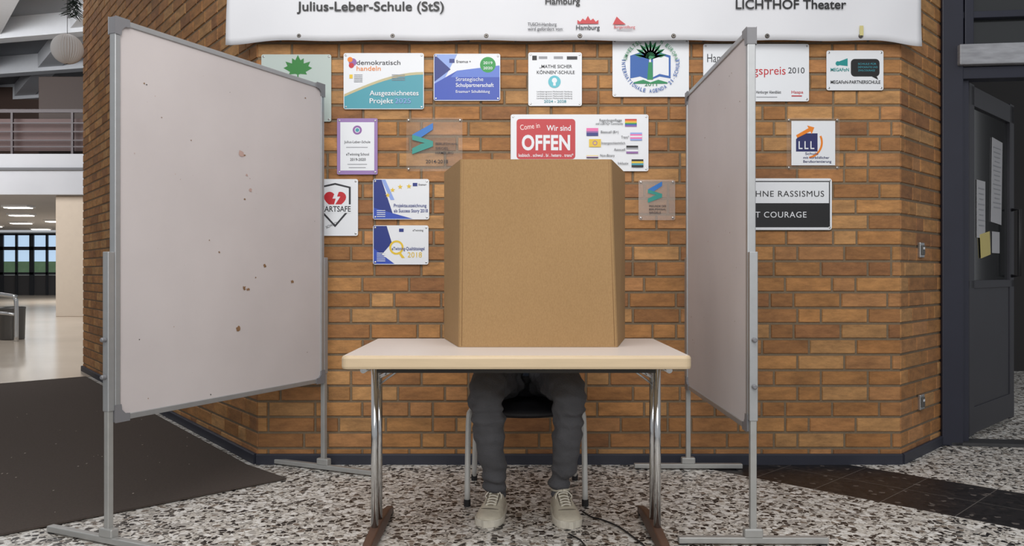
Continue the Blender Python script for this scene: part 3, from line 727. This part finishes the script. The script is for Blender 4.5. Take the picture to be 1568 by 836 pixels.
def hairg():
    v,f=sphgeo((0,.018,.043),(.086,.101,.092),40,28); V=[]
    for p in v:
        q=Vector(p); n_=noise.noise(q*45)*.006; V.append(q+(q-Vector((0,.018,.04))).normalized()*n_)
    F2=[]
    for q in f:
        c=sum((V[i] for i in q),Vector((0,0,0)))/len(q)
        if (c.y<-.035 and c.z<.075-(c.y+.035)*.2) or (c.y<.03 and c.z<.012) or c.z<-.045: continue
        F2.append(q)
    return [XF@x for x in V],F2
v,f=hairg(); o=obj('hair',v,f,hair,pe,smooth=True); md=o.modifiers.new('s','SOLIDIFY'); md.thickness=.012
for sx_ in (-1,1):
    v,f=sphgeo((sx_*.03,-.077,.006),(.0125,.0125,.0105),16,10); obj('eye_%d'%(1 if sx_<0 else 2),[XF@Vector(x) for x in v],f,mat('eye_white',(235,232,228),.2),pe,smooth=True)
    v,f=sphgeo((sx_*.03,-.0865,.004),(.0055,.004,.0055),12,8); obj('iris_%d'%(1 if sx_<0 else 2),[XF@Vector(x) for x in v],f,mat('iris',(60,45,35),.2),pe,smooth=True)
    P=catmull([(sx_*.014,-.092,.027,.003),(sx_*.03,-.092,.034,.0038),(sx_*.048,-.08,.029,.0025)],4); v,f=loft(P,8); obj('eyebrow_%d'%(1 if sx_<0 else 2),[XF@Vector(x) for x in v],f,hair,pe)
v,f=loft(catmull([(-.022,-.084,-.0605,.0025),(0,-.0915,-.060,.003),(.022,-.084,-.0605,.0025)],4),8); obj('lips',[XF@Vector(x) for x in v],f,mat('lip',(165,95,85),.5),pe)
shm=mat('shoe_leather',(196,189,172),.55,var=.16,vscale=40,bump=.25,bscale=80); solem=mat('shoe_sole',(212,206,192),.6,var=.16,vscale=50); lacem=mat('shoe_lace',(224,219,206),.8); shd=mat('shoe_lining',(104,96,86),.9)
def shoe(idx,heel,toe):
    hx,hy=heel; tx,ty=toe; d=Vector((tx-hx,ty-hy,0)); L=d.length; f=d.normalized(); s=Vector((-f.y,f.x,0)); o0=Vector((hx,hy,0))
    sec=[(0,.020,.078),(.012,.030,.092),(.05,.037,.104),(.09,.041,.108),(.115,.043,.100),(.15,.048,.085),(.19,.054,.070),(.23,.055,.057),(.262,.049,.049),(.284,.036,.042),(.296,.016,.034)]
    sec=catmull([(q[0],q[1],q[2],0) for q in sec],3)
    V=[];n=18
    for a,w_,h,_ in sec:
        for k in range(n):
            an=math.pi*k/(n-1); cx=math.cos(an); sz=math.sin(an)
            x=w_*math.copysign(abs(cx)**.75,cx); z=.022+(h-.022)*sz**.85
            V.append(o0+f*(a*L/.3)+s*x+Vector((0,0,z)))
    m_=len(sec); Fc=[(i*n+k,i*n+k+1,(i+1)*n+k+1,(i+1)*n+k) for i in range(m_-1) for k in range(n-1)]
    Fc+=[(i*n,(i+1)*n,(i+1)*n+n-1,i*n+n-1) for i in range(m_-1)]+[tuple(range(n)),tuple((m_-1)*n+k for k in range(n))]
    obj('shoe_upper_%d'%idx,V,Fc,shm,pe,smooth=True)
    ol=[(a*L/.3,w_+.004) for a,w_,h,_ in sec]; ol=[( -.006,.012)]+ol+[(L+.006,.008)]
    loop=[(a,w_) for a,w_ in ol]+[(a,-w_) for a,w_ in ol[::-1]]; k=len(loop)
    V=[o0+f*a+s*w_+Vector((0,0,z)) for z in (0.001,.006,.026,.030) for a,w_ in [(x,y*(.97 if z in(.001,.03) else 1.0)) for x,y in loop]]
    Fc=[(l*k+i,l*k+(i+1)%k,(l+1)*k+(i+1)%k,(l+1)*k+i) for l in range(3) for i in range(k)]+[tuple(range(k))[::-1],tuple(3*k+i for i in range(k))]
    obj('shoe_sole_%d'%idx,V,Fc,solem,pe)
    def hgt(a):
        for q0,q1 in zip(sec,sec[1:]):
            if q0[0]<=a<=q1[0]: t=(a-q0[0])/(q1[0]-q0[0]+1e-9); return q0[2]+(q1[2]-q0[2])*t
        return .05
    P=[]
    for a in (.112,.135,.16,.185,.205): q=o0+f*(a*L/.3); P.append((q.x,q.y,hgt(a)-.004,.0055,.016))
    v,ff=loft(catmull(P,3),10,ref=(0,0,1)); obj('tongue_%d'%idx,v,ff,mat('shoe_tongue',(140,132,116),.8),pe,smooth=True)
    gg=Geo()
    for i,a in enumerate((.125,.143,.161,.179,.197)):
        P=[]
        for t in (-1,-.6,0,.6,1):
            x=t*.021; z=hgt(a)+.004-abs(t)**2*.006; q=o0+f*((a+.004*(1 if i%2 else -1)*t)*L/.3)+s*x; P.append((q.x,q.y,z,.0028))
        gg.add(loft(catmull(P,3),8))
    for sd in (-1,1):
        q=o0+f*(.118*L/.3)
        P=[(q.x,q.y,hgt(.118)+.006,.0026)]
        for a,c,h in ((.125,.02,.012),(.14,.034,.004),(.135,.03,-.012)): w2=o0+f*(a*L/.3)+s*(sd*c); P.append((w2.x,w2.y,hgt(a)+h-.004,.0024))
        gg.add(loft(catmull(P,4),8))
    obj('laces_%d'%idx,gg.v,gg.f,lacem,pe,smooth=True)
    gg=Geo()
    for sd in (-1,1):
        P=[]
        for a in (.115,.14,.17,.2,.215): q=o0+f*(a*L/.3)+s*(sd*.023); P.append((q.x,q.y,hgt(a)-.005,.0028))
        gg.add(loft(catmull(P,3),8))
    P=[]
    for t in [i/8*2-1 for i in range(9)]:
        q=o0+f*((.232-.03*abs(t)**2)*L/.3)+s*(t*.052); P.append((q.x,q.y,.030+(hgt(.225)-.028)*math.sqrt(max(0,1-t*t))**.9,.0016))
    gg.add(loft(catmull(P,3),8)); obj('stitching_%d'%idx,gg.v,gg.f,shd,pe,smooth=True)
    P=[]
    for i in range(17):
        a=2*math.pi*i/16; q=o0+f*((.062+.052*math.cos(a))*L/.3)+s*(.035*math.sin(a)); P.append((q.x,q.y,.100+.008*math.cos(a),.008))
    v,ff=loft(P,8); obj('collar_%d'%idx,v,ff,shm,pe,smooth=True)
    q=o0+f*(.062*L/.3); v,ff=loft([(q.x,q.y,.07,.034),(q.x,q.y,.14,.032)],14); obj('sock_%d'%idx,v,ff,shd,pe,smooth=True)
shoe(1,(-.052,3.565),(-.105,3.29)); shoe(2,(.198,3.565),(.235,3.275))

tube('floor_cable',[(.30,3.50,.006),(.33,3.42,.006),(.37,3.38,.006),(.42,3.30,.006),(.46,3.18,.006),(.50,3.02,.006),(.53,2.8,.006),(.55,2.5,.006)],.0035,black,n=8,sm=6)
tube('floor_cable',[(.22,3.2,.006),(.26,3.12,.006),(.27,3.02,.006),(.24,2.92,.006),(.25,2.7,.006)],.003,black,n=8,sm=6)

# ------------------------------------------------------------------ door, right
dm=mat('door_frame_navy',(40,42,56),.45,var=.15,vscale=6); dl=mat('door_leaf_dark',(46,46,54),.5,var=.2,vscale=4); gl=mat('door_glass_dark',(40,42,44),.08,spec=.8)
beam=mat('transom_metal',(158,160,166),.5,.1,var=.5,vscale=9,stretch=(1,1,5))
ang=math.atan2(-.12,1.0)
de=empty('door_1',(2.53,4.9,0),ang)
box('jamb_near',(.075,.03,2.1),(.12,.14,4.2),dm,de,.006); box('jamb_inner',(.16,.06,1.1),(.05,.1,2.2),dm,de,.004)
box('jamb_far',(1.95,.03,2.1),(.12,.14,4.2),dm,de,.006)
box('transom',(1.03,.0,2.30),(1.86,.15,.12),beam,de,.006); box('transom_lower',(1.02,.02,2.2),(1.9,.1,.07),dm,de,.004)
box('upper_glass',(1.02,.05,3.2),(1.8,.012,1.8),gl,de); box('upper_mullion',(.175,.02,3.2),(.05,.08,1.8),dm,de,.004); box('upper_rail',(1.02,.02,2.55),(1.8,.05,.04),dm,de,.004)
box('threshold',(1.02,.03,.01),(1.9,.14,.02),mat('threshold_metal',(90,90,92),.4,.7),de)
le=empty('leaf',(0,0,0),0); le.parent=de; le.location=(.2,.10,0); le.rotation_euler=(0,0,math.radians(45)-ang)
LW=.98
for nm,c,sz in (('leaf_stile_hinge',(.05,0,1.1),(.1,.045,2.14)),('leaf_stile_lock',(LW-.05,0,1.1),(.1,.045,2.14)),('leaf_rail_top',(LW/2,0,2.1),(LW,.045,.12)),('leaf_rail_mid',(LW/2,0,.95),(LW,.045,.05)),('leaf_panel_low',(LW/2,0,.5),(LW-.15,.03,.9)),('leaf_rail_low',(LW/2,0,.12),(LW,.046,.16))):
    box(nm,c,sz,dl,le,.003)
box('leaf_glass',(LW/2,0,1.5),(LW-.18,.01,1.1),gl,le)
paper=mat('notice_paper',(180,180,184),.7,var=.05); ypap=mat('note_yellow',(205,190,120),.7)
box('notice_1',(.62,-.009,1.62),(.23,.003,.55),paper,le,rot=(0,math.radians(3),0)); box('notice_2',(.28,-.009,1.42),(.17,.003,.36),paper,le); box('notice_3',(.36,-.012,1.2),(.2,.003,.15),ypap,le,rot=(0,math.radians(-8),0)); box('notice_4',(.6,-.009,1.22),(.16,.003,.14),paper,le)
g=Geo()
for i in range(14): g.add(boxgeo((.62,-.012,1.84-i*.03),(.17-(i%4)*.02,.001,.006)))
for i in range(8): g.add(boxgeo((.28,-.012,1.55-i*.033),(.12-(i%3)*.02,.001,.006)))
obj('notice_print',g.v,g.f,grey,le)
tube('door_handle',[(LW-.06,-.02,1.0),(LW-.06,-.07,1.0),(LW-.06,-.07,1.45),(LW-.06,-.02,1.45)],.012,black,le)
box('wall_vestibule',(5.5,8.6,2.1),(7,.1,4.2),mat('vestibule_dark',(52,50,50),.8),None)

# ------------------------------------------------------------------ hall, left background
cream=mat('hall_plaster',(176,162,146),.8,var=.05); concrete=mat('slab_concrete',(164,164,167),.8,var=.08,vscale=1.5); brownw=mat('gallery_wall',(74,56,48),.8,var=.2,vscale=.8); ceilw=mat('ceiling_white',(212,214,218),.8,var=.05); ceilg=mat('ceiling_grey',(128,130,134),.8)
railm=mat('rail_dark_red',(52,40,42),.5)
ge=empty('gallery_balcony',(0,0,0))
box('slab',(-16,26.8,3.3),(22,15.6,.95),concrete,ge,.02); box('slab_groove',(-16,18.98,3.42),(22,.04,.06),mat('groove',(90,90,92),.8),ge)
for i,z in enumerate((4.78,4.5,4.3,4.1,3.95)): box('rail_%d'%(i+1),(-16,19.1,z),(22,.04,.08 if i==0 else .03),railm,ge)
for i in range(16): box('rail_post_%d'%(i+1),(-27+i*1.4,19.1,4.25),(.05,.05,1.0),railm,ge)
box('rail_infill',(-16,19.25,4.25),(22,.02,.75),mat('rail_panel',(70,46,42),.6,var=.3,vscale=.7),ge)
box('gallery_cabinet',(-10.6,21.5,4.85),(2.4,2,2.14),mat('duct_dark',(62,50,45),.7),ge,.02)
box('wall_gallery',(-16,27,5.4),(24,.2,3.4),brownw)
box('wall_far',(-19,38,1.45),(26,.2,2.9),cream)
box('pillar',(-10.15,19.6,1.41),(.95,.9,2.82),cream,None,.02)
box('ceiling',(-16,20,7.3),(30,28,.2),ceilg)
bme=empty('ceiling_beams',(0,0,0))
for i in range(9):
    box('beam_%d'%(i+1),(-20+i*2.2,18,7.0),(.5,24,.4),ceilw,bme,rot=(0,0,math.radians(38)))
for i in range(7):
    box('cross_%d'%(i+1),(-16,9+i*3.0,6.95),(26,.35,.5),ceilw,bme,rot=(0,0,math.radians(-14)))
we=empty('window_1',(-21.4,37.85,0)); fr=mat('window_frame_dark',(52,56,64),.5); pane=mat('window_daylight',(175,200,225),.3,emit=1.0); fol=mat('window_foliage',(96,122,96),.8,emit=.45,var=.8,vscale=2)
box('pane',(-1,0,1.9),(5,.02,1.9),pane,we); box('foliage_view',(-1,-.02,1.25),(5,.02,.6),fol,we); box('lower_dark',(-1,-.02,.45),(5,.04,.9),mat('door_low_dark',(84,84,88),.5),we)
for i in range(8): box('mullion_%d'%(i+1),(-3.45+i*.7,-.06,1.4),(.1 if i%2 else .2,.08,2.8),fr,we)
for i,z in enumerate((2.8,2.15,1.0)): box('bar_%d'%(i+1),(-1,-.06,z),(5,.08,.1 if i!=1 else .16),fr,we)
lm=mat('lamp_glow',(255,250,240),.5,emit=6)
for i,(x,y) in enumerate(((-13.2,22),(-14.9,25),(-15.6,24),(-17.3,29),(-15.5,28),(-18.9,33),(-19.6,31))):
    e=empty('ceiling_lamp',(x,y,2.79)); box('lamp_housing',(0,0,.01),(.7,.4,.06),white,e,.01); box('lamp_diffuser',(0,0,-.03),(.6,.3,.02),lm,e)
v,f=loft([(-7.66,12.6,.0,.17),(-7.66,12.6,.02,.175),(-7.66,12.6,.46,.185),(-7.66,12.6,.48,.19),(-7.66,12.6,.5,.185),(-7.66,12.6,.5,.165),(-7.66,12.6,.1,.16)],28)
obj('waste_bin',v,f,mat('bin_metal',(92,90,88),.4,.6),None,smooth=True)
re_=empty('stair_handrail',(0,0,0))
tube('top_tube',[(-9.5,12.2,.92),(-7.55,12.2,.70),(-7.38,12.2,.64),(-7.35,12.2,.55),(-7.35,12.2,.0)],.03,steel,re_,sm=5)
tube('lower_tube',[(-9.5,12.2,.55),(-7.5,12.2,.42),(-7.35,12.2,.40)],.022,steel,re_); tube('post',[(-7.9,12.2,0),(-7.9,12.2,.72)],.025,black,re_)
lx,ly,lz=W(103,75,8.0); lh=empty('paper_lantern',(lx,ly,lz))
V=[];nu,nv=72,20; r=.145
for j in range(nv+1):
    th_=math.pi*(.03+.94*j/nv)
    for i in range(nu):
        k=1 if i%2 else .88; V.append((r*k*math.sin(th_)*math.cos(2*math.pi*i/nu),r*k*math.sin(th_)*math.sin(2*math.pi*i/nu),r*math.cos(th_)))
Fc=[(j*nu+i,(j+1)*nu+i,(j+1)*nu+(i+1)%nu,j*nu+(i+1)%nu) for j in range(nv) for i in range(nu)]
obj('pleated_ball',V,Fc,mat('paper_white',(225,222,220),.9),lh); tube('string',[(0,0,.13),(0,0,3.95)],.003,black,lh,n=6)
gx,gy,gz=W(112,2,9.0); ga=empty('fir_garland',(gx,gy,gz)); g=Geo()
for i in range(200):
    a=random.uniform(0,6.28); l=random.uniform(.03,.10); z=random.uniform(-.16,.28); q=(random.uniform(-.05,.05),random.uniform(-.05,.05),z)
    g.add(loft([(*q,.006),(q[0]+l*math.cos(a),q[1]+l*math.sin(a),q[2]-l*.6,.002)],5))
obj('needles',g.v,g.f,mat('fir_green',(32,44,36),.8),ga); tube('stem',[(0,0,-.1),(0,0,3.1)],.004,black,ga,n=6)
box('wall_hall_left',(-31,20,3.6),(.2,40,7.2),cream)

# ------------------------------------------------------------------ lights
w=bpy.data.worlds.new('world'); bpy.context.scene.world=w; w.use_nodes=True
w.node_tree.nodes['Background'].inputs[0].default_value=(.93,.96,1,1); w.node_tree.nodes['Background'].inputs[1].default_value=.42
def area(name,loc,tgt,sx_,sy,power,col=(1,.98,.95)):
    l=bpy.data.lights.new(name,'AREA'); l.shape='RECTANGLE'; l.size=sx_; l.size_y=sy; l.energy=power; l.color=col
    o=bpy.data.objects.new(name,l); COL.objects.link(o); o.location=loc
    o.rotation_euler=(Vector(tgt)-Vector(loc)).to_track_quat('-Z','Y').to_euler(); return o
area('ceiling_light_main',(0.1,1.3,3.7),(0,4.0,.6),3.2,1.6,74)
area('ceiling_light_side',(-1.6,2.0,3.9),(0.4,4.0,1.0),1.5,1.5,22)
area('fill_light_rear',(0.2,-2.4,2.9),(0,3.6,.4),3.0,1.6,105)  # added fill behind the camera, brightens the legs under the table
area('hall_light',(-14,15,6.5),(-14,20,2),8,6,1250,(.97,.98,1))
area('hall_light_low',(-14.5,30,2.6),(-14.5,30,0),6,6,380)
area('hall_light_entry',(-6,10,6.2),(-6.5,11,0),3,3,190,(.97,.98,1))

# ------------------------------------------------------------------ camera
cam=bpy.data.cameras.new('camera'); co=bpy.data.objects.new('camera',cam); COL.objects.link(co)
cam.sensor_width=36; cam.lens=36*F/1568; co.location=(0,0,H); co.rotation_euler=(math.radians(90),0,0); cam.clip_end=200
bpy.context.scene.camera=co
bpy.context.scene.view_settings.view_transform='Standard'
bpy.context.scene.view_settings.exposure=0
